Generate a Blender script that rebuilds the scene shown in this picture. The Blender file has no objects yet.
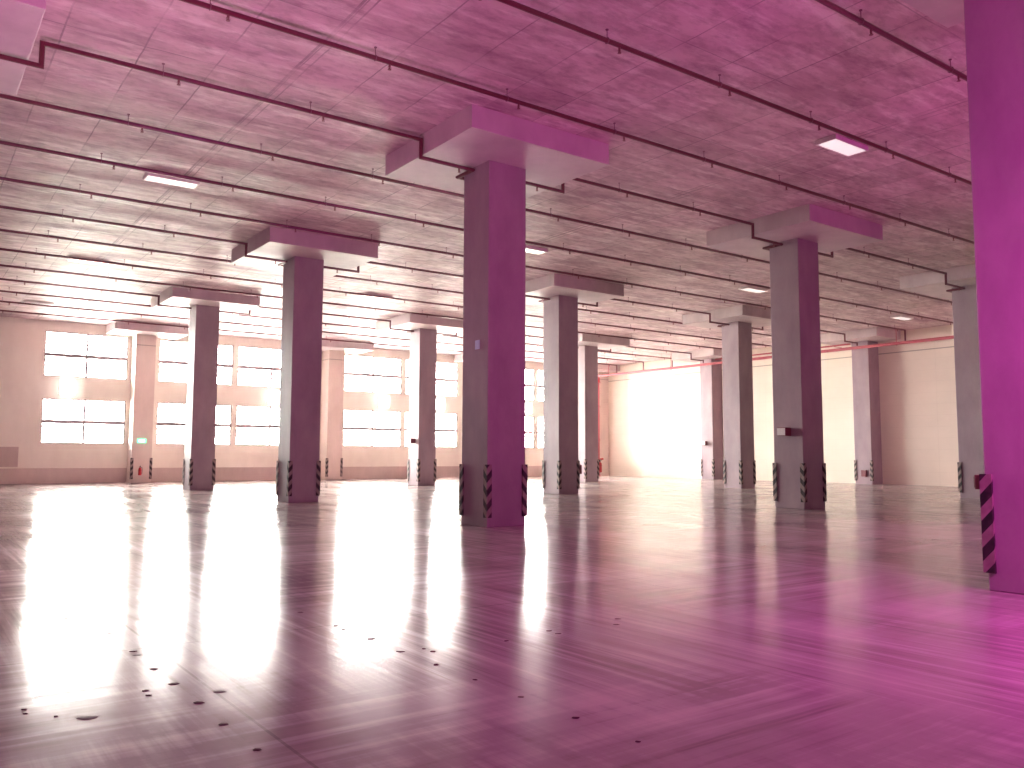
import bpy, bmesh, math, random
from mathutils import Vector, Matrix
random.seed(7)
S = bpy.context.scene
COL = S.collection
PI = math.pi

# ------------------------------------------------------------------ helpers
def link(o, parent=None):
    COL.objects.link(o)
    if parent: o.parent = parent
    return o

def obj(name, bm, m, parent=None, loc=None, smooth=False):
    me = bpy.data.meshes.new(name)
    bmesh.ops.recalc_face_normals(bm, faces=bm.faces[:])
    bm.to_mesh(me); bm.free()
    for x in (m if isinstance(m, (list, tuple)) else [m]): me.materials.append(x)
    if smooth:
        for p in me.polygons: p.use_smooth = True
    o = link(bpy.data.objects.new(name, me), parent)
    if loc: o.location = loc
    return o

def tag(o, label, cat, group=None, kind=None):
    o['label'] = label; o['category'] = cat
    if group: o['group'] = group
    if kind: o['kind'] = kind
    return o

def thing(name, label, cat, loc=(0, 0, 0), rotz=0, group=None):
    o = link(bpy.data.objects.new(name, None))
    o.empty_display_size = .2
    o.location = loc; o.rotation_euler = (0, 0, rotz)
    return tag(o, label, cat, group)

def struct(name, bm, m, parent=None, **k):
    o = obj(name, bm, m, parent, **k)
    if not parent: o['kind'] = 'structure'
    return o

def box(bm, x0, x1, y0, y1, z0, z1, bevel=0, mi=0, segs=2):
    vs = [bm.verts.new((x, y, z)) for z in (z0, z1) for y in (y0, y1) for x in (x0, x1)]
    fs = [bm.faces.new([vs[i] for i in f]) for f in
          ((0, 2, 3, 1), (4, 5, 7, 6), (0, 1, 5, 4), (2, 6, 7, 3), (0, 4, 6, 2), (1, 3, 7, 5))]
    for f in fs: f.material_index = mi
    if bevel:
        es = list({e for f in fs for e in f.edges})
        bmesh.ops.bevel(bm, geom=es, offset=bevel, segments=segs, affect='EDGES', profile=.5, clamp_overlap=True)
    return bm

def B(*a, **k):
    return box(bmesh.new(), *a, **k)

def tube(bm, pts, r, n=10, cap=True):
    """swept round tube along a polyline, mitred at the corners"""
    pts = [Vector(p) for p in pts]
    d = [(pts[i + 1] - pts[i]).normalized() for i in range(len(pts) - 1)]
    rings = []
    t0 = d[0]
    a = Vector((0, 0, 1)) if abs(t0.z) < .9 else Vector((0, 1, 0))
    nx = t0.cross(a).normalized(); ny = t0.cross(nx).normalized()
    for i, p in enumerate(pts):
        if i == 0: tn = d[0]
        elif i == len(pts) - 1: tn = d[-1]
        else: tn = (d[i - 1] + d[i]).normalized()
        prev = d[max(0, i - 1)]
        ring = []
        for k in range(n):
            c = math.cos(2 * PI * k / n) * r; s = math.sin(2 * PI * k / n) * r
            off = nx * c + ny * s
            if 0 < i < len(pts) - 1:      # project along incoming direction on the mitre plane
                off = off - prev * (off.dot(tn) / prev.dot(tn))
            ring.append(bm.verts.new(p + off))
        rings.append(ring)
        if 0 < i < len(pts) - 1:
            q = d[i - 1].rotation_difference(d[i])
            nx = q @ nx; ny = q @ ny
    for A, C in zip(rings, rings[1:]):
        for k in range(n):
            bm.faces.new((A[k], A[(k + 1) % n], C[(k + 1) % n], C[k]))
    if cap:
        bm.faces.new(rings[0][::-1]); bm.faces.new(rings[-1])
    return bm

def lathe(bm, prof, c=(0, 0, 0), n=16, axis='z'):
    rings = []
    def P(r, h, a):
        x, y = r * math.cos(a), r * math.sin(a)
        v = {'z': (x, y, h), 'y': (x, h, y), 'x': (h, x, y)}[axis]
        return (v[0] + c[0], v[1] + c[1], v[2] + c[2])
    for r, h in prof:
        if r < 1e-6: rings.append([bm.verts.new(P(0, h, 0))])
        else: rings.append([bm.verts.new(P(r, h, 2 * PI * k / n)) for k in range(n)])
    for A, C in zip(rings, rings[1:]):
        for k in range(n):
            a0, a1 = A[k % len(A)], A[(k + 1) % len(A)]
            c0, c1 = C[k % len(C)], C[(k + 1) % len(C)]
            f = []
            for v in (a0, a1, c1, c0):
                if v not in f: f.append(v)
            if len(f) > 2: bm.faces.new(f)
    return bm

# ------------------------------------------------------------------ materials
def mat(name):
    m = bpy.data.materials.new(name); m.use_nodes = True
    nt = m.node_tree
    b = nt.nodes['Principled BSDF']
    return m, nt, b

def N(nt, t, **k):
    n = nt.nodes.new(t)
    for a, v in k.items(): setattr(n, a, v)
    return n

def math_n(nt, op, a, b=None, c=None):
    n = N(nt, 'ShaderNodeMath', operation=op)
    for i, v in enumerate((a, b, c)):
        if v is None: continue
        if isinstance(v, (int, float)): n.inputs[i].default_value = v
        else: nt.links.new(v, n.inputs[i])
    return n.outputs[0]

def mapped(nt, scale, rot=(0, 0, 0)):
    tc = N(nt, 'ShaderNodeNewGeometry')
    mp = N(nt, 'ShaderNodeMapping')
    mp.inputs['Scale'].default_value = scale; mp.inputs['Rotation'].default_value = rot
    nt.links.new(tc.outputs['Position'], mp.inputs['Vector'])
    return mp.outputs[0]

def noise(nt, vec, scale, detail=4, rough=.55):
    n = N(nt, 'ShaderNodeTexNoise')
    n.inputs['Scale'].default_value = scale; n.inputs['Detail'].default_value = detail
    n.inputs['Roughness'].default_value = rough
    nt.links.new(vec, n.inputs['Vector'])
    return n.outputs['Fac']

def ramp(nt, fac, stops):
    r = N(nt, 'ShaderNodeValToRGB')
    e = r.color_ramp.elements
    e[0].position, e[0].color = stops[0][0], (*stops[0][1], 1)
    e[1].position, e[1].color = stops[-1][0], (*stops[-1][1], 1)
    for p, c in stops[1:-1]:
        k = e.new(p); k.color = (*c, 1)
    nt.links.new(fac, r.inputs[0])
    return r.outputs[0]

def mixc(nt, fac, a, b, mode='MIX'):
    n = N(nt, 'ShaderNodeMix', data_type='RGBA', blend_type=mode)
    for i, v in ((0, fac), (6, a), (7, b)):
        if isinstance(v, (int, float)): n.inputs[i].default_value = v
        elif isinstance(v, tuple): n.inputs[i].default_value = (*v, 1)
        else: nt.links.new(v, n.inputs[i])
    return n.outputs[2]

def lines(nt, coord, period, phase, width):
    """1 on thin lines every period metres"""
    t = math_n(nt, 'ADD', coord, -phase)
    t = math_n(nt, 'DIVIDE', t, period)
    t = math_n(nt, 'ADD', t, .5)
    t = math_n(nt, 'FRACT', t)
    t = math_n(nt, 'ADD', t, -.5)
    t = math_n(nt, 'ABSOLUTE', t)
    return math_n(nt, 'LESS_THAN', t, width / period / 2)

def bump(nt, b, h, strength, dist=.02):
    n = N(nt, 'ShaderNodeBump')
    n.inputs['Strength'].default_value = strength; n.inputs['Distance'].default_value = dist
    nt.links.new(h, n.inputs['Height']); nt.links.new(n.outputs[0], b.inputs['Normal'])

def simple(name, col, rough=.5, metal=0, vary=.08, scale=6, spec=.5):
    m, nt, b = mat(name)
    f = noise(nt, mapped(nt, (1, 1, 1)), scale)
    c0 = tuple(max(0, c * (1 - vary)) for c in col); c1 = tuple(min(1, c * (1 + vary)) for c in col)
    nt.links.new(ramp(nt, f, [(.3, c0), (.7, c1)]), b.inputs['Base Color'])
    b.inputs['Roughness'].default_value = rough; b.inputs['Metallic'].default_value = metal
    b.inputs['Specular IOR Level'].default_value = spec
    return m

def emit(name, col, strength, base=None):
    m, nt, b = mat(name)
    b.inputs['Base Color'].default_value = (*(base or col), 1)
    b.inputs['Emission Color'].default_value = (*col, 1)
    b.inputs['Emission Strength'].default_value = strength
    f = noise(nt, mapped(nt, (1, 1, 1)), 3)
    nt.links.new(ramp(nt, f, [(0, (.25, .25, .25)), (1, (.35, .35, .35))]), b.inputs['Roughness'])
    return m

def make_ceiling():
    m, nt, b = mat('cast concrete ceiling')
    pos = N(nt, 'ShaderNodeNewGeometry').outputs['Position']
    sp = N(nt, 'ShaderNodeSeparateXYZ'); nt.links.new(pos, sp.inputs[0])
    wob = math_n(nt, 'MULTIPLY', math_n(nt, 'ADD', noise(nt, mapped(nt, (1, 1, 1)), .6), -.5), .10)
    x = math_n(nt, 'ADD', sp.outputs[0], wob); y = math_n(nt, 'ADD', sp.outputs[1], wob)
    cloud = noise(nt, mapped(nt, (.35, .9, 1)), 1.1, 6, .6)
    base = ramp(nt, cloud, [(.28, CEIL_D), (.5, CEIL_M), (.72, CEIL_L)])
    streak = noise(nt, mapped(nt, (.5, 2.6, 1)), 1.6, 5, .65)
    base = mixc(nt, ramp(nt, streak, [(.50, (0, 0, 0)), (.66, (.7, .7, .7))]), base, tuple(min(1, c * 1.25) for c in CEIL_L))  # pale streaks put window sheen into the colour
    # form board panels : each gets its own tone
    cell = N(nt, 'ShaderNodeTexWhiteNoise', noise_dimensions='2D')
    cx = math_n(nt, 'FLOOR', math_n(nt, 'DIVIDE', math_n(nt, 'ADD', sp.outputs[0], -5.45), 1.2))
    cy = math_n(nt, 'FLOOR', math_n(nt, 'DIVIDE', math_n(nt, 'ADD', sp.outputs[1], -14.75), 2.76))
    cb = N(nt, 'ShaderNodeCombineXYZ'); nt.links.new(cx, cb.inputs[0]); nt.links.new(cy, cb.inputs[1])
    nt.links.new(cb.outputs[0], cell.inputs['Vector'])
    base = mixc(nt, .8, base, ramp(nt, cell.outputs['Value'], [(0, (.76, .74, .74)), (1, (1, 1, 1))]), 'MULTIPLY')
    mot = noise(nt, mapped(nt, (1.2, 2.4, 1)), 2.2, 8, .68)
    base = mixc(nt, .8, base, ramp(nt, mot, [(.34, (.62, .56, .58)), (.55, (1, 1, 1))]), 'MULTIPLY')
    # dark soft bands at regular spacing, along x
    band = math_n(nt, 'ABSOLUTE', math_n(nt, 'ADD', math_n(nt, 'FRACT', math_n(nt, 'DIVIDE', math_n(nt, 'ADD', y, -14.75 + 1.38), 2.76)), -.5))
    bfac = ramp(nt, band, [(0, (.40, .40, .40)), (.06, (.22, .22, .22)), (.14, (0, 0, 0))])
    bn = ramp(nt, noise(nt, mapped(nt, (.3, .2, 1)), 1.5, 3), [(.42, (0, 0, 0)), (.62, (1, 1, 1))])
    base = mixc(nt, mixc(nt, 1., bfac, bn, 'MULTIPLY'), base, CEIL_D)
    l1 = lines(nt, x, 1.2, 5.45, .028); l2 = lines(nt, y, 2.76, 14.75, .025)
    l3 = lines(nt, x, 11.0, 5.40, .05); l4 = lines(nt, x, 11.0, 5.58, .03)
    ln = math_n(nt, 'MAXIMUM', math_n(nt, 'MULTIPLY', math_n(nt, 'MAXIMUM', l1, l2), .7), math_n(nt, 'MULTIPLY', math_n(nt, 'MAXIMUM', l3, l4), .75))
    patch = ramp(nt, noise(nt, mapped(nt, (1, 1, 1)), .7, 3), [(.40, (.15, .15, .15)), (.6, (1, 1, 1))])
    lnf = mixc(nt, 1., ln, patch, 'MULTIPLY')
    base = mixc(nt, lnf, base, tuple(c * .5 for c in CEIL_D))
    nt.links.new(base, b.inputs['Base Color'])
    b.inputs['Specular IOR Level'].default_value = .22
    nt.links.new(ramp(nt, streak, [(.3, (.65, .65, .65)), (.7, (.45, .45, .45))]), b.inputs['Roughness'])
    h = mixc(nt, .35, noise(nt, mapped(nt, (.5, 1.6, 1)), 3, 5), streak)
    bump(nt, b, h, .35, .03)
    return m

def make_floor():
    m, nt, b = mat('sealed concrete floor')
    pos = N(nt, 'ShaderNodeNewGeometry').outputs['Position']
    sp = N(nt, 'ShaderNodeSeparateXYZ'); nt.links.new(pos, sp.inputs[0])
    cloud = noise(nt, mapped(nt, (.8, .45, 1)), .8, 6, .6)
    base = ramp(nt, cloud, [(.3, FLOOR_D), (.52, FLOOR_M), (.72, FLOOR_L)])
    sv = noise(nt, mapped(nt, (7, .22, 1)), 1.4, 5, .65)       # brush streaks along y
    su = noise(nt, mapped(nt, (.16, 4, 1), (0, 0, .22)), 1.2, 5, .65)   # brush streaks along x
    where = ramp(nt, noise(nt, mapped(nt, (1, 1, 1)), .25, 2), [(.42, (0, 0, 0)), (.6, (1, 1, 1))])
    st = mixc(nt, where, sv, su)
    base = mixc(nt, ramp(nt, st, [(.50, (0, 0, 0)), (.66, (.75, .75, .75))]), base, tuple(min(1, c * 1.2) for c in FLOOR_L))
    base = mixc(nt, ramp(nt, st, [(.30, (.8, .8, .8)), (.46, (0, 0, 0))]), base, tuple(c * .7 for c in FLOOR_D))
    scr = noise(nt, mapped(nt, (11, .45, 1), (0, 0, .05)), 1.0, 4, .6)
    base = mixc(nt, ramp(nt, scr, [(.70, (0, 0, 0)), (.74, (.35, .35, .35))]), base, (.80, .70, .70))
    scr2 = noise(nt, mapped(nt, (.30, 8, 1), (0, 0, .12)), 1.0, 4, .6)
    base = mixc(nt, ramp(nt, scr2, [(.70, (0, 0, 0)), (.74, (.4, .4, .4))]), base, (.84, .74, .72))
    joint = math_n(nt, 'MAXIMUM', lines(nt, sp.outputs[0], 5.52, 1.72, .02), lines(nt, sp.outputs[1], 5.52, 7.1, .02))
    base = mixc(nt, math_n(nt, 'MULTIPLY', joint, .45), base, tuple(c * .4 for c in FLOOR_D))
    nt.links.new(base, b.inputs['Base Color'])
    rr = mixc(nt, .5, cloud, st)
    nt.links.new(ramp(nt, rr, [(.3, (FR0,) * 3), (.7, (FR1,) * 3)]), b.inputs['Roughness'])
    b.inputs['Specular IOR Level'].default_value = FSPEC
    hh = mixc(nt, .5, st, noise(nt, mapped(nt, (1, .6, 1)), 1.6, 4))
    bump(nt, b, hh, .26, .02)
    return m

def make_concrete(name, d, l, rough=.6, joint_z=None, spec=.35):
    m, nt, b = mat(name)
    f = noise(nt, mapped(nt, (1, 1, .5)), 1.3, 7, .62)
    base = ramp(nt, f, [(.28, d), (.7, l)])
    f2 = noise(nt, mapped(nt, (1, 1, 1)), 22, 4, .6)
    base = mixc(nt, ramp(nt, f2, [(.55, (0, 0, 0)), (.8, (.3, .3, .3))]), base, d)
    if joint_z is not None:
        sp = N(nt, 'ShaderNodeSeparateXYZ'); nt.links.new(N(nt, 'ShaderNodeNewGeometry').outputs['Position'], sp.inputs[0])
        j = math_n(nt, 'LESS_THAN', math_n(nt, 'ABSOLUTE', math_n(nt, 'ADD', sp.outputs[2], -joint_z)), .025)
        base = mixc(nt, math_n(nt, 'MULTIPLY', j, .7), base, tuple(c * .45 for c in d))
    nt.links.new(base, b.inputs['Base Color'])
    b.inputs['Roughness'].default_value = rough
    b.inputs['Specular IOR Level'].default_value = spec
    bump(nt, b, f2, .12, .01)
    return m

def make_block_wall(name, d, l):
    m, nt, b = mat(name)
    pos = N(nt, 'ShaderNodeNewGeometry').outputs['Position']
    sp = N(nt, 'ShaderNodeSeparateXYZ'); nt.links.new(pos, sp.inputs[0])
    f = noise(nt, mapped(nt, (.5, .5, .8)), .8, 6, .6)
    base = ramp(nt, f, [(.3, d), (.7, l)])
    j = math_n(nt, 'MAXIMUM', lines(nt, sp.outputs[2], .6, .1, .015), lines(nt, sp.outputs[1], 3.6, 1.0, .02))
    base = mixc(nt, math_n(nt, 'MULTIPLY', j, .13), base, tuple(c * .5 for c in d))
    j2 = math_n(nt, 'LESS_THAN', math_n(nt, 'ABSOLUTE', math_n(nt, 'ADD', sp.outputs[2], -7.2)), .03)
    base = mixc(nt, math_n(nt, 'MULTIPLY', j2, .75), base, tuple(c * .4 for c in d))
    nt.links.new(base, b.inputs['Base Color'])
    b.inputs['Roughness'].default_value = .65; b.inputs['Specular IOR Level'].default_value = .3
    return m

def make_stripe():
    m, nt, b = mat('striped guard')
    tc = N(nt, 'ShaderNodeTexCoord')
    sp = N(nt, 'ShaderNodeSeparateXYZ'); nt.links.new(tc.outputs['Object'], sp.inputs[0])
    ax = math_n(nt, 'ABSOLUTE', sp.outputs[0]); ay = math_n(nt, 'ABSOLUTE', sp.outputs[1])
    t = math_n(nt, 'ADD', math_n(nt, 'MULTIPLY', math_n(nt, 'ADD', ax, ay), 1.1), sp.outputs[2])
    t = math_n(nt, 'FRACT', math_n(nt, 'DIVIDE', t, .30))
    t = math_n(nt, 'GREATER_THAN', t, .5)
    wear = noise(nt, tc.outputs['Object'], 9, 4)
    dark = ramp(nt, wear, [(.4, (.015, .012, .015)), (.75, (.07, .04, .05))])
    lite = ramp(nt, wear, [(.3, (.34, .25, .24)), (.7, (.24, .17, .16))])
    nt.links.new(mixc(nt, t, dark, lite), b.inputs['Base Color'])
    b.inputs['Roughness'].default_value = .6
    return m

def make_glass():
    m, nt, b = mat('window glass')
    out = nt.nodes['Material Output']
    tr = N(nt, 'ShaderNodeBsdfTransparent'); tr.inputs[0].default_value = (.96, .98, .97, 1)
    gl = N(nt, 'ShaderNodeBsdfGlossy'); gl.inputs['Roughness'].default_value = .03
    fr = N(nt, 'ShaderNodeFresnel'); fr.inputs[0].default_value = 1.5
    mx = N(nt, 'ShaderNodeMixShader')
    nt.links.new(fr.outputs[0], mx.inputs[0]); nt.links.new(tr.outputs[0], mx.inputs[1]); nt.links.new(gl.outputs[0], mx.inputs[2])
    nt.links.new(mx.outputs[0], out.inputs['Surface'])
    nt.nodes.remove(b)
    return m

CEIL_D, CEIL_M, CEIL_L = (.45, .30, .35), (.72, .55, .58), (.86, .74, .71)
FLOOR_D, FLOOR_M, FLOOR_L = (.27, .205, .21), (.41, .335, .33), (.54, .46, .44)
FR0, FR1, FSPEC = .10, .22, .06
M = dict(
    ceiling=make_ceiling(), floor=make_floor(),
    column=make_concrete('mauve painted column', (.32, .235, .275), (.43, .335, .37), .5),
    pilaster=make_concrete('pale wall pilaster', (.66, .54, .50), (.76, .64, .58), .6, 7.32),
    slab=make_concrete('drop panel concrete', (.52, .43, .45), (.66, .57, .57), .5),
    wall=make_concrete('cream painted wall', (.82, .765, .68), (.90, .85, .76), .65),
    blockwall=make_block_wall('cream block wall', (.82, .745, .645), (.88, .80, .70)),
    plinth=make_concrete('greige plinth', (.56, .44, .42), (.66, .54, .50), .6),
    yard=make_concrete('outdoor yard paving', (.56, .53, .49), (.66, .63, .58), .8),
    dullwall=make_concrete('dull mauve wall', (.16, .10, .13), (.20, .13, .16), .7),
    stripe=make_stripe(), glass=make_glass(),
    frame=simple('window frame grey', (.42, .36, .38), .45),
    pipe=simple('dark red pipe paint', (.13, .014, .035), .28, 0, .15, 4, .7),
    steel=simple('dull hanger steel', (.24, .11, .15), .5),
    brass=simple('sprinkler brass', (.24, .09, .10), .4, .3),
    main=simple('red fire main paint', (.50, .12, .15), .4, 0, .08, 3),
    red=simple('extinguisher red', (.50, .03, .04), .3),
    black=simple('black rubber', (.03, .02, .025), .5),
    whitebox=simple('white box plastic', (.85, .82, .80), .4, 0, .03),
    darkbox=simple('dark red box paint', (.22, .06, .08), .45),
    bluewhite=simple('pale blue sticker', (.62, .80, .95), .4, 0, .05, 20),
    tray=simple('white enamel tray', (.80, .74, .72), .35, 0, .04),
    diffuser=emit('lit diffuser', (1, .95, .90), .5, (.9, .9, .9)),  # faint glow added, stands in for floor glare reflected by the diffuser
    lamp=emit('flood lamp lens', (1, .98, .94), 9, (.9, .9, .9)),
    green=emit('green lit panel', (.10, .75, .42), 1.6),
    greenwhite=emit('pale lit pictogram field', (.75, 1, .88), 2.2),
    flake=simple('dark debris', (.10, .035, .05), .8, 0, .4, 30, .05),
    flake2=simple('grey debris', (.22, .17, .18), .7, 0, .3, 30, .05),
)

# ------------------------------------------------------------------ dimensions (metres)
X0, Y0, AY, AX = 10.58, 15.22, 11.047, 10.968      # first column, bay along y and x
HC = 8.36; HP = 7.89; CH = 1.81; CW = .5           # ceiling, drop panel underside, half sizes
YW, XR, XL, YB = 48.95, 44.0, -6.0, -9.0           # far wall, right wall, left wall, wall behind the camera

# ------------------------------------------------------------------ the shell
struct('floor', B(XL - .3, XR + .3, YB - .3, YW + .3, -.25, 0), M['floor'])
struct('ceiling', B(XL - .3, XR + .3, YB - .3, YW + .3, HC, HC + .3), M['ceiling'])
struct('wall_left', B(XL - .3, XL, YB, YW, 0, HC), M['dullwall'])
struct('wall_near', B(XL - .3, XR + .3, YB - .3, YB, 0, HC), M['dullwall'])
struct('wall_right', B(XR, XR + .3, YB, YW + .3, 0, HC), M['blockwall'])

WX = []                                              # window openings in x
WX.append((5.95, 9.92))
for c in (15.75, 26.83, 37.85):
    WX.append((c - 4.22, c - .14)); WX.append((c + .14, c + 4.22))
WZ = [(2.05, 4.35), (5.50, 7.83)]
bm = bmesh.new()
y0, y1 = YW, YW + .25
for za, zb in ((0, 2.05), (4.35, 5.50), (7.83, HC)):
    box(bm, XL - .3, XR, y0, y1, za, zb)
edges = [XL - .3] + [v for w in WX for v in w] + [XR]
for za, zb in WZ:
    for i in range(0, len(edges), 2):
        box(bm, edges[i], edges[i + 1], y0, y1, za, zb)
struct('wall_far', bm, M['wall'])
struct('baseboard_far', B(XL, XR, YW - .07, YW, 0, .77, .012), M['plinth'])

struct('ground', B(-60, 110, YW + .25, YW + 90, -.30, -.10), M['yard'])  # unseen ground added to cut daylight rising onto the ceiling

wn = 0
for (xa, xb) in WX:
    for zi, (za, zb) in enumerate(WZ):
        wn += 1
        w = link(bpy.data.objects.new('window_%d' % wn, None))
        w['kind'] = 'structure'; w.location = ((xa + xb) / 2, YW + .12, za)
        hw = (xb - xa) / 2; h = zb - za
        bm = bmesh.new()
        t = .06
        box(bm, -hw, hw, -.05, .05, 0, t, .008); box(bm, -hw, hw, -.05, .05, h - t, h, .008)
        box(bm, -hw, -hw + t, -.05, .05, t, h - t, .008); box(bm, hw - t, hw, -.05, .05, t, h - t, .008)
        obj('window_frame', bm, M['frame'], w)
        obj('mullion', B(-.055, .055, -.05, .05, t, h - t, .008), M['frame'], w)
        mid = 1.12
        for s in (-1, 1):
            xa_, xb_ = (-hw + t, -.045) if s < 0 else (.045, hw - t)
            obj('transom', B(xa_, xb_, -.06, .06, mid - .10, mid + .10, .01), M['frame'], w)
            for zz in (mid / 2 - .02, mid + (h - mid) / 2):
                obj('glazing_bar', B(xa_, xb_, -.025, .025, zz - .03, zz + .03), M['frame'], w)
            obj('glass_pane', B(xa_, xb_, -.004, .004, t, h - t), M['glass'], w)
            # toothed outer sunshade seen through the glass
            bm = bmesh.new()
            n = 13
            for k in range(n):
                xx = xa_ + (k + .5) * (xb_ - xa_) / n
                box(bm, xx - .045, xx + .045, .16, .22, mid - .33, mid - .21)
                box(bm, xx - .012, xx + .012, .16, .22, h - .34, h - .06)
            box(bm, xa_, xb_, .20, .22, mid - .22, mid - .20)
            obj('sunshade', bm, M['frame'], w)

# grey service panel low on the far wall, left
t = thing('wall_panel', 'pinkish grey service panel low on the far wall at the left edge of the photo', 'panel', (3.6, YW, .85))
bm = bmesh.new()
for a in ((-1.4, 1.4, 0, .06), (-1.4, 1.4, .94, 1.0), (-1.4, -1.34, .06, .94), (1.34, 1.4, .06, .94)):
    box(bm, a[0], a[1], -.05, 0, a[2], a[3], .008)
obj('panel_frame', bm, M['plinth'], t)
bm = bmesh.new(); box(bm, -1.34, 1.34, -.02, 0, .06, .94)
for k in range(9): box(bm, -1.30, 1.30, -.032, -.018, .10 + k * .093, .15 + k * .093, .004)
obj('panel_sheet', bm, M['plinth'], t)

# ------------------------------------------------------------------ columns
def guard_bm(sx, sy, hx=CW, hy=CW):
    bm = bmesh.new(); th = .035; L = .095
    x, y = sx * hx, sy * hy
    # L profile wrapped on the corner
    pr = [(x + sx * th, y + sy * th), (x - sx * L, y + sy * th), (x - sx * L, y), (x, y), (x, y - sy * L), (x + sx * th, y - sy * L)]
    z0, z1 = .2, 1.31
    a = [bm.verts.new((p[0], p[1], z0)) for p in pr]; b = [bm.verts.new((p[0], p[1], z1)) for p in pr]
    bm.faces.new(a[::-1]); bm.faces.new(b)
    for i in range(6): bm.faces.new((a[i], a[(i + 1) % 6], b[(i + 1) % 6], b[i]))
    return bm

COLS = {
 (-1, 0): 'huge concrete column cut off by the right edge of the photo, nearest of all',
 (0, 0): 'tall dark mauve concrete column in the centre foreground, pale sticker on its side',
 (1, 0): 'dark mauve concrete column standing behind and left of the big central one',
 (2, 0): 'mauve concrete column, third back in the left row, just before the wall pilaster',
 (0, 1): 'mauve concrete column right of centre with a small box light on its grey side',
 (1, 1): 'concrete column just right of the central one, pale left side and dark maroon front',
 (2, 1): 'slim pale concrete column before the windows, left of the big central one',
 (0, 2): 'pale pink concrete column half hidden behind the huge column at right edge',
 (1, 2): 'concrete column left of the box-light column, white left side and narrow dark front',
 (2, 2): 'thin grey concrete column nearest the far right corner, red extinguisher on its side',
 (0, -1): 'concrete column beyond the left edge, its drop panel filling the top left corner',
}
for (i, j), lab in COLS.items():
    t = thing('concrete_column', lab, 'column', (X0 + j * AX, Y0 + i * AY, 0), 0, 'free-standing concrete columns')
    obj('shaft', B(-CW, CW, -CW, CW, 0, HP, .012), M['column'], t)
    obj('drop_panel', B(-CH, CH, -CH, CH, HP, HC, .01), M['slab'], t)
    for sx, sy in ((-1, -1), (1, -1), (-1, 1), (1, 1)):
        obj('corner_guard', guard_bm(sx, sy), M['stripe'], t)

PIL = {
 (3, 0): 'pale pilaster on the window wall with the green lit sign and extinguisher',
 (3, 1): 'pale pilaster on the window wall between the second and third window bays',
 (3, 2): 'pale pilaster on the window wall hidden behind the big central column',
 (3, 3): 'pale pilaster in the far right corner beside the red riser pipe',
 (2, 3): 'pilaster on the cream right wall, farther one, narrow and dark fronted',
 (1, 3): 'pilaster on the cream right wall, nearer one, wide dark purple front',
}
for (i, j), lab in PIL.items():
    x, y = X0 + j * AX, Y0 + i * AY
    t = thing('wall_pilaster', lab, 'column', (x, y, 0), 0, 'pilasters along the walls')
    bx1 = CW if j < 3 else XR - x
    by1 = CW if i < 3 else YW - .07 - y
    obj('shaft', B(-CW, bx1, -CW, by1, 0, HP, .012), M['pilaster'] if i == 3 else M['column'], t)
    px1 = CH if j < 3 else XR - x
    py1 = CH if i < 3 else YW - y
    if i == 3 : py1 = min(py1, YW - y)
    obj('drop_panel', B(-CH, px1, -CH, py1, HP, HC, .01), M['slab'], t)
    for sx, sy in ((-1, -1), (1, -1), (-1, 1)):
        if j == 3 and sx > 0: continue
        if i == 3 and sy > 0: continue
        obj('corner_guard', guard_bm(sx, sy), M['stripe'], t)

# ------------------------------------------------------------------ sprinkler pipes
PZ, PR = 8.17, .042
XE = 42.75                                           # where branch pipes meet the fire main
bm = bmesh.new(); tube(bm, [(0, 0, PR * .6), (0, 0, HC - PZ - .012)], .007, 6)
lathe(bm, [(.0, HC - PZ), (.026, HC - PZ), (.026, HC - PZ - .015), (.0, HC - PZ - .015)], n=10)
ring = [(0, math.cos(a) * (PR + .006), math.sin(a) * (PR + .006)) for a in [2 * PI * k / 12 for k in range(13)]]
tube(bm, ring, .008, 5)
HANG = obj('hanger', bm, M['steel']); COL.objects.unlink(HANG)
bm = bmesh.new()
lathe(bm, [(0, -PR * .7), (.020, -PR * .7), (.020, -PR - .035), (.012, -PR - .04), (.012, -PR - .075), (.03, -PR - .08), (.034, -PR - .088), (0, -PR - .09)], n=10)
for a in (0, PI): tube(bm, [(math.cos(a) * .018, 0, -PR - .03), (math.cos(a) * .03, 0, -PR - .055), (math.cos(a) * .012, 0, -PR - .08)], .004, 5)
HEAD = obj('sprinkler_head', bm, M['brass']); COL.objects.unlink(HEAD)

PIPE_LAB = {
 -3: 'dark red sprinkler pipe crossing the top right corner of the ceiling, nearest of all',
 -2: 'dark red sprinkler pipe with a bright glint, second in front of the central column',
 -1: 'dark red sprinkler pipe passing just in front of the central drop panel',
 0: 'dark red sprinkler pipe stepping down under the drop panel of the central column',
 1: 'first dark red sprinkler pipe beyond the central column',
 2: 'second dark red sprinkler pipe beyond the central column, near the white ceiling light',
 3: 'third dark red sprinkler pipe beyond the central column, skirting the second drop panel',
 4: 'dark red sprinkler pipe stepping down under the left row\'s second drop panel',
 5: 'first dark red sprinkler pipe beyond the left row\'s second column',
 6: 'second dark red sprinkler pipe beyond the left row\'s second column',
 7: 'third dark red sprinkler pipe beyond the left row\'s second column',
 8: 'dark red sprinkler pipe stepping down under the left row\'s third drop panel',
 9: 'third dark red sprinkler pipe from the window wall',
 10: 'second dark red sprinkler pipe from the window wall',
 11: 'thin dark red sprinkler pipe nearest the window wall, passing over the windows',
}
def place(proto, parent, loc):
    c = proto.copy(); COL.objects.link(c); c.parent = parent; c.location = loc
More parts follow.
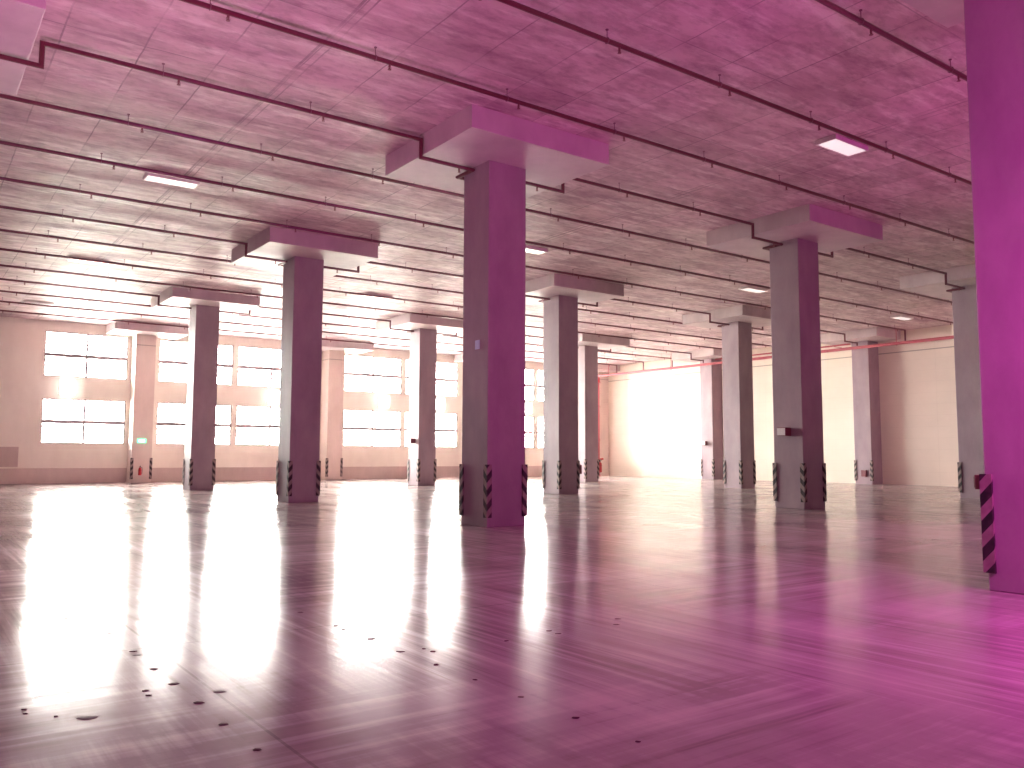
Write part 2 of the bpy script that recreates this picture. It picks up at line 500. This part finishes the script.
for k, lab in PIPE_LAB.items():
    y = Y0 + k * 2.762
    t = thing('sprinkler_pipe', lab, 'pipe', (0, y, PZ), 0, 'sprinkler pipes under the ceiling')
    pts = [(XL + .02, 0, 0)]
    runs = []
    lo = HP - .11 - PZ
    if k % 4 == 0:
        i = k // 4
        for j in range(-1, 4):
            cx = X0 + j * AX
            a, b = cx - CH - .10, cx + CH + .17
            if j == 3:
                pts += [(a, 0, 0), (a, 0, lo), (XE, 0, lo)]
                continue
            w = CW + .10
            pts += [(a, 0, 0), (a, 0, lo), (cx - w, 0, lo), (cx - w, w, lo), (cx + w, w, lo), (cx + w, 0, lo), (b, 0, lo), (b, 0, 0)]
        pts += [(XE, 0, 7.52 + .10 - PZ)]
    else:
        pts += [(XE, 0, 0), (XE, 0, 7.52 + .08 - PZ)]
    bm = tube(bmesh.new(), pts, PR, 10)
    obj('pipe', bm, M['pipe'], t, smooth=False)
    n = -3
    for n in range(-3, 15):
        hx = 3.46 + n * 2.735
        if not (XL + .3 < hx < XE - .6): continue
        onlow = k % 4 == 0 and any(abs(hx - (X0 + j * AX)) < CH + .25 for j in range(-1, 4))
        dx = hx - (X0 + round((hx - X0) / AX) * AX)
        z = 0
        if onlow:
            continue
        place(HANG, t, (hx, 0, z))
        if hx + .27 < XE - .3: place(HEAD, t, (hx + .27, 0, z))
    if k % 4 == 0:                                   # the short low runs under the drop panels
        for j in range(-1, 3):
            cx = X0 + j * AX
            for dx in (-1.15, 1.0):
                place(HEAD, t, (cx + dx + .2, 0, lo))

# fire main along the right wall + riser in the corner
t = thing('fire_main', 'red fire main pipe hung along the top of the cream right wall', 'pipe', (42.75, 0, 7.52))
bm = tube(bmesh.new(), [(0, YB + .02, 0), (0, 47.55, 0), (0, 47.55, .0)][:2], .085, 14)
obj('pipe', bm, M['main'], t)
for y in (6.5, 13, 19.5, 24.0, 31.5, 40.2, 46.5):
    bm = bmesh.new()
    tube(bm, [(0, y, .08), (0, y, HC - 7.52)], .018, 8)
    tube(bm, [(math.sin(a) * .10, y, math.cos(a) * .10) for a in [2 * PI * q / 14 for q in range(15)]], .014, 6)
    obj('hanger', bm, M['main'], t)
t = thing('fire_main', 'thin red pipe running along the right wall just above the thicker fire main', 'pipe', (43.25, 0, 7.84))
obj('pipe', tube(bmesh.new(), [(0, 27.0, 0), (0, 36.7, 0)], .045, 10), M['main'], t)
for y in (28.0, 32, 35.5):
    obj('bracket', B(0, XR - 43.252, y - .02, y + .02, -.07, -.04), M['main'], t)

t = thing('riser_pipe', 'vertical red riser pipe with side valve in the far right corner', 'pipe', (42.75, 47.65, 0))
obj('pipe', tube(bmesh.new(), [(0, 0, .02), (0, 0, 7.62)], .10, 14), M['main'], t)
bm = bmesh.new(); lathe(bm, [(0, 0), (.2, 0), (.2, .05), (.11, .07), (.11, .2), (0, .2)], n=14); obj('base_flange', bm, M['main'], t)
bm = tube(bmesh.new(), [(0, -.02, 1.27), (.35, -.02, 1.27)], .045, 10); lathe(bm, [(0, .30), (.075, .30), (.075, .42), (.05, .44), (0, .44)], (0, -.02, 1.27), 12, 'x')
obj('landing_valve', bm, M['red'], t)
for z in (2.7, 5.2):
    obj('collar', lathe(bmesh.new(), [(.0, z - .06), (.13, z - .06), (.13, z + .06), (.0, z + .06)], n=14), M['main'], t)
bm = bmesh.new()
lathe(bm, [(0, 7.02), (.17, 7.02), (.17, 7.06), (.13, 7.06), (.13, 7.3), (.17, 7.3), (.17, 7.34), (0, 7.34)], n=14)
obj('control_valve', bm, M['red'], t)

# ------------------------------------------------------------------ ceiling lights
LIGHTS = [
 (5.22, 21.62, 'white flat ceiling light at upper left, between the central and second rows'),
 (5.18, 32.6, 'flat ceiling light at the left, dark edged, second behind the first white one'),
 (4.9, 43.25, 'flat ceiling light at far left, farthest, closest to the window wall'),
 (16.45, 10.32, 'pale flat ceiling light at upper right, between the central and right columns'),
 (16.6, 21.9, 'white flat ceiling light peeking out just right of the central column top'),
 (16.4, 32.4, 'dark flat ceiling light between the second dark column and the central one'),
 (28.0, 21.75, 'white flat ceiling light just left of the box-light column top'),
 (39.5, 21.85, 'pale flat ceiling light above the cream right wall'),
]
for x, y, lab in LIGHTS:
    t = thing('ceiling_light', lab, 'light', (x, y, HC), 0, 'flat lights on the ceiling')
    bm = bmesh.new()
    for a in ((-.62, .62, -.25, -.22), (-.62, .62, .22, .25), (-.62, -.59, -.22, .22), (.59, .62, -.22, .22)):
        box(bm, *a, -.11, -.01, .004)
    box(bm, -.60, .60, -.23, .23, -.03, 0)
    obj('tray', bm, M['tray'], t)
    obj('diffuser', B(-.588, .588, -.218, .218, -.10, -.05, .012), M['diffuser'], t)

# ------------------------------------------------------------------ flood lamps on the band between the windows
LAMPS = [
 (7.04, 'glowing wall lamp on the window wall, leftmost, between upper and lower windows'),
 (18.0, 'glowing wall lamp on the window wall beside the second dark column'),
 (25.3, 'glowing wall lamp on the window wall, right of the middle pilaster'),
 (29.5, 'glowing wall lamp on the window wall peeking out from behind the slim pale column'),
 (36.9, 'glowing wall lamp on the window wall in the gap just right of central column'),
]
for x, lab in LAMPS:
    t = thing('wall_lamp', lab, 'lamp', (x, YW, 4.93), 0, 'glowing lamps on the window wall')
    bm = bmesh.new(); box(bm, -.36, .36, -.16, -.02, -.38, .38, .06, segs=3); box(bm, -.14, .14, -.04, 0, -.14, .14)
    obj('housing', bm, M['whitebox'], t)
    obj('lens', B(-.36, .36, -.24, -.14, -.38, .38, .048, segs=4), M['lamp'], t)

# ------------------------------------------------------------------ small fittings on columns
def box_light(x, y, z, w, d, h, lab):
    t = thing('box_light', lab, 'light', (x, y, z), 0, 'box lights on column sides')
    obj('body', B(-d, 0, -w / 2, w / 2, 0, h, .012), M['darkbox'], t)
    obj('front_panel', B(-d - .012, -d, -w / 2 + .015, w / 2 - .015, .015, h - .015, .004), M['whitebox'], t)
box_light(21.05, 15.25, 2.10, .30, .27, .24, 'box light with a pale front on the column right of centre')
box_light(21.05, 37.25, 2.10, .30, .27, .24, 'small box light on the pale side of the slim column before the windows')
box_light(43.02, 37.5, 2.22, .46, .26, .26, 'small white fronted box light on the farther right-wall pilaster')

t = thing('exit_sign', 'small green lit sign on the front of the window-wall pilaster', 'sign', (10.54, 47.86, 2.10))
obj('body', B(-.22, .22, -.09, 0, 0, .22, .01), M['green'], t)
obj('lit_panel', B(-.16, .14, -.097, -.088, .045, .175, .003), M['greenwhite'], t)

t = thing('sticker_sign', 'pale blue sticker high on the left side of the big central column', 'sign', (10.08, 15.12, 3.79))
obj('plate', B(-.012, .002, -.085, .085, 0, .20, .003), M['bluewhite'], t)

def extinguisher(x, y, z, rz, lab, s=1.0):
    t = thing('fire_extinguisher', lab, 'extinguisher', (x, y, z), rz, 'red fire extinguishers on columns'); t.scale = (s, s, s)
    bm = bmesh.new(); lathe(bm, [(0, 0), (.075, 0), (.085, .015), (.085, .33), (.07, .385), (.03, .42), (.025, .44), (0, .44)], (0, -.11, 0), 18)
    obj('cylinder', bm, M['red'], t, smooth=False)
    bm = bmesh.new(); lathe(bm, [(0, .43), (.03, .43), (.03, .47), (0, .47)], (0, -.11, 0), 12)
    box(bm, -.012, .012, -.21, -.09, .47, .485); box(bm, -.012, .012, -.20, -.09, .505, .52); box(bm, -.012, .012, -.10, -.08, .46, .52)
    obj('valve_handle', bm, M['black'], t)
    obj('hose', tube(bmesh.new(), [(.03, -.11, .45), (.09, -.12, .43), (.115, -.12, .34), (.11, -.12, .16), (.10, -.12, .08)], .012, 8), M['black'], t)
    bm = bmesh.new(); box(bm, -.05, .05, -.025, 0, .22, .40, .004); tube(bm, [(math.sin(a) * .092, -.11 + math.cos(a) * .092, .27) for a in [2 * PI * q / 16 for q in range(17)]], .006, 5)
    obj('wall_bracket', bm, M['black'], t)
extinguisher(10.50, 47.86, .40, 0, 'red fire extinguisher low on the front of the window-wall pilaster', .95)
extinguisher(X0 + 2 * AX + CW + .036, Y0 + 2 * AY - .42, .55, PI / 2, 'red fire extinguisher on the right side of the thin grey far column', 1.4)

def wall_box(name, x, y, z, axis, w, d, h, lab, m):
    t = thing(name, lab, 'box', (x, y, z))
    if axis == '-x': a = (-d, 0, -w / 2, w / 2); l = (-d - .014, -d + .001, -w / 2 + .02, w / 2 - .02)
    elif axis == '+x': a = (0, d, -w / 2, w / 2); l = (d - .001, d + .014, -w / 2 + .02, w / 2 - .02)
    else: a = (-w / 2, w / 2, 0, d); l = (-w / 2 + .02, w / 2 - .02, d - .001, d + .014)
    obj('body', B(*a, 0, h, .01), m, t)
    obj('lid', B(*l, .02, h - .02, .003), m, t)
wall_box('junction_box', X0 + AX + CW + .001, 25.97, .78, '+x', .14, .30, .36, 'small dark box on the right side of the column right behind the central one', M['darkbox'])
wall_box('junction_box', 43.04, 26.22, .43, '-x', .30, .14, .34, 'small dark red box low on the nearer pilaster of the right wall', M['darkbox'])
wall_box('junction_box', 10.32, 4.673, 1.13, '+y', .40, .13, .17, 'small dark box at guard height on the back of the huge right-edge column', M['darkbox'])

# ------------------------------------------------------------------ debris flakes on the floor
CAMZ = 1.5; F = 844.3916; PITCH = .0846; ROLL = -.0035; YAW = .6292
FL = [  # x, y, length, width, turn, colour, label   (metres on the floor)
]
def floor_at(px, py):
    a, b = px - 512, 384 - py
    c, s = math.cos(ROLL), math.sin(ROLL)
    a, b = (a * c + b * s) / F, (-a * s + b * c) / F
    y = math.cos(PITCH) - b * math.sin(PITCH); z = math.sin(PITCH) + b * math.cos(PITCH)
    t = -CAMZ / z
    return t * (a * math.cos(YAW) + y * math.sin(YAW)), t * (-a * math.sin(YAW) + y * math.cos(YAW)), t
FLAKES = [
 (257, 750, 12, 0, 'dark debris flake nearest the camera, at the front end of the trail'),
 (223, 724.5, 13, 0, 'dark debris flake second from the front end of the trail'),
 (198.6, 703, 14, 0, 'long dark debris flake third from the front end of the trail'),
 (219.7, 691.7, 14, 1, 'grey debris scrap lying to the right of the flake trail'),
 (174, 684, 12, 0, 'thin dark debris flake fourth along the trail'),
 (145.6, 691, 9, 0, 'small dark flake, upper of a pair left of the trail'),
 (149.4, 695.5, 8, 0, 'small dark flake, lower of a pair left of the trail'),
 (153.8, 669, 12, 0, 'dark debris flake fifth along the trail, tilted'),
 (138, 655, 12, 1, 'grey thin debris sliver, lower of two stacked slivers'),
 (133, 651.5, 8, 0, 'thin dark sliver, upper of two stacked slivers'),
 (110, 633, 11, 0, 'thin dark sliver near the back end of the trail'),
 (91.4, 618, 8, 0, 'small dark flake at the back end of the trail'),
 (65, 618.7, 8, 0, 'small dark flake left of the back end of the trail'),
 (24, 709.6, 6, 0, 'small dark crumb at lower left, upper of a pair'),
 (25.5, 714, 6, 0, 'small dark crumb at lower left, lower of a pair'),
 (55.7, 716.6, 4, 0, 'tiny dark crumb right of the lower left pair'),
 (88, 718, 24, 1, 'long grey debris strip at lower left'),
 (85, 605, 7, 0, 'dark flake in the bright floor at the left, behind the trail'),
 (50, 585, 6, 0, 'dark flake in the bright floor farthest left'),
 (336, 626, 6, 0, 'dark crumb in the bright window reflection, left of a pair'),
 (343.6, 629.5, 6, 0, 'dark crumb in the bright window reflection, right of a pair'),
 (371, 639, 7, 0, 'small dark flake between the central pair and the crumbs to its left'),
 (401, 651.7, 9, 0, 'dark flake at the middle of the floor, left of a cluster of three'),
 (423.8, 649, 5, 0, 'tiny dark crumb in the middle of a cluster of three'),
 (433, 651.7, 8, 0, 'dark flake at the right of a cluster of three'),
 (436, 665, 8, 0, 'dark flake just in front of the cluster of three'),
 (475.5, 680, 6, 0, 'small dark flake in the shadow line of the central column'),
 (520.8, 697, 8, 0, 'dark flake in front of the central column, beside its reflection'),
 (575, 718, 10, 0, 'dark flake on the mauve floor front right of centre'),
 (638, 742, 7, 0, 'small dark flake at the bottom of the photo right of centre'),
 (549, 631, 7, 0, 'dark flake in the bright strip right of the central column, left of two'),
 (558.4, 633.8, 8, 0, 'dark flake in the bright strip right of the central column, right of two'),
 (617.5, 619, 9, 0, 'dark flake at right of the bright strip, farther of two'),
 (616.5, 624.6, 8, 0, 'dark flake at right of the bright strip, nearer of two'),
 (506.4, 641, 5, 0, 'tiny dark crumb left edge of the bright strip'),
 (387, 587, 7, 0, 'dark flake on the bright floor between two column reflections'),
 (343.5, 592.5, 8, 1, 'grey flake in the grey reflection of the second column'),
 (300, 612.5, 7, 0, 'dark flake in the bright floor right of the second column reflection'),
 (453.5, 582.5, 6, 0, 'small dark flake left of the central column reflection'),
]
for px, py, w, kind, lab in FLAKES:
    x, y, d = floor_at(px, py)
    L = w * d / F
    W = L * (random.uniform(.55, .85) if kind == 0 else .7)
    bm = bmesh.new()
    n = random.randint(6, 8)
    top, bot = [], []
    for q in range(n):
        a = 2 * PI * q / n
        rr = random.uniform(.65, 1.05)
        top.append(bm.verts.new((math.cos(a) * L / 2 * rr * .92, math.sin(a) * W / 2 * rr * .92, random.uniform(.002, .005) * (.4 if kind else 1))))
        bot.append(bm.verts.new((math.cos(a) * L / 2 * rr, math.sin(a) * W / 2 * rr, .0)))
    c = bm.verts.new((random.uniform(-.01, .01), 0, random.uniform(.004, .008) * (.4 if kind else 1)))
    for q in range(n):
        bm.faces.new((top[q], top[(q + 1) % n], c)); bm.faces.new((bot[q], bot[(q + 1) % n], top[(q + 1) % n], top[q]))
    bm.faces.new(bot[::-1])
    o = obj('debris_flake', bm, M['flake2'] if kind else M['flake'], loc=(x, y, .0005))
    o.rotation_euler = (0, 0, -YAW + random.uniform(-.3, .3))
    tag(o, lab, 'debris', 'debris flakes on the floor')

# ------------------------------------------------------------------ light
w = bpy.data.worlds.new('daylight'); S.world = w; w.use_nodes = True
bg = w.node_tree.nodes['Background']
bg.inputs[0].default_value = (1, .965, .90, 1); bg.inputs[1].default_value = 88.0

for (za, zb) in WZ:                                  # light portals over the window rows
    l = bpy.data.lights.new('window_daylight', 'AREA'); l.shape = 'RECTANGLE'
    l.size = WX[-1][1] - WX[0][0]; l.size_y = zb - za
    l.cycles.is_portal = True
    o = link(bpy.data.objects.new('window_daylight', l))
    o.location = ((WX[-1][1] + WX[0][0]) / 2, YW + .30, (za + zb) / 2); o.rotation_euler = (-PI / 2, 0, 0)

def lamp(name, typ, loc, energy, col, size=1.0, rot=None, spec=1.0):
    l = bpy.data.lights.new(name, typ); l.energy = energy; l.color = col
    if typ == 'POINT': l.shadow_soft_size = size
    if typ == 'AREA': l.shape = 'RECTANGLE'; l.size, l.size_y = size
    l.specular_factor = spec
    o = link(bpy.data.objects.new(name, l)); o.location = loc
    if rot: o.rotation_euler = rot
    return o

def spot(name, loc, to, energy, col, ang):
    o = lamp(name, 'SPOT', loc, energy, col, rot=(Vector(to) - Vector(loc)).to_track_quat('-Z', 'Y').to_euler())
    o.data.spot_size = math.radians(ang); o.data.spot_blend = 1; o.data.shadow_soft_size = .3
lamp('magenta_flood', 'POINT', (8.5, 1.5, 3.0), 540, (1, .10, .78), 1.0)  # unseen lamp added to imitate magenta lens flare near the right column
spot('pink_flood', (36.5, 8.0, 4.5), (44.0, 19.5, 3.5), 1500, (1, .50, .66), 80)  # added fill without a fixture, lifts the right wall in pink
spot('magenta_flood', (20.0, 4.0, 6.0), (15.5, 7.5, 0), 700, (1, .15, .60), 90)  # added unseen fill, gives the floor at right its magenta cast
spot('magenta_uplight', (19.5, 0.5, .8), (17.0, 8.0, HC), 1150, (1, .05, .66), 105)  # added fill from below, flare colour for the right of the ceiling
spot('pink_uplight', (.3, 8.0, 1.0), (2.5, 17.0, HC), 1500, (1, .34, .72), 120)  # added fill from below, pink flare cast on the left ceiling

cam = bpy.data.cameras.new('camera'); cam.sensor_width = 36; cam.lens = F / 1024 * 36
cam.clip_start = .05; cam.clip_end = 300
co = link(bpy.data.objects.new('camera', cam))
mt = Matrix.Rotation(-YAW, 4, 'Z') @ Matrix.Rotation(PI / 2 + PITCH, 4, 'X') @ Matrix.Rotation(-ROLL, 4, 'Z')
co.matrix_world = Matrix.Translation((0, 0, CAMZ)) @ mt
S.camera = co

S.view_settings.view_transform = 'Standard'; S.view_settings.look = 'None'
S.view_settings.exposure = 0.5; S.view_settings.gamma = 1; S.view_settings.use_curve_mapping = False
S.cycles.max_bounces = 10; S.cycles.diffuse_bounces = 7; S.cycles.glossy_bounces = 4; S.cycles.transparent_max_bounces = 12
S.cycles.caustics_reflective = True; S.cycles.caustics_refractive = False
S.cycles.use_denoising = True
S.cycles.sample_clamp_indirect = 0
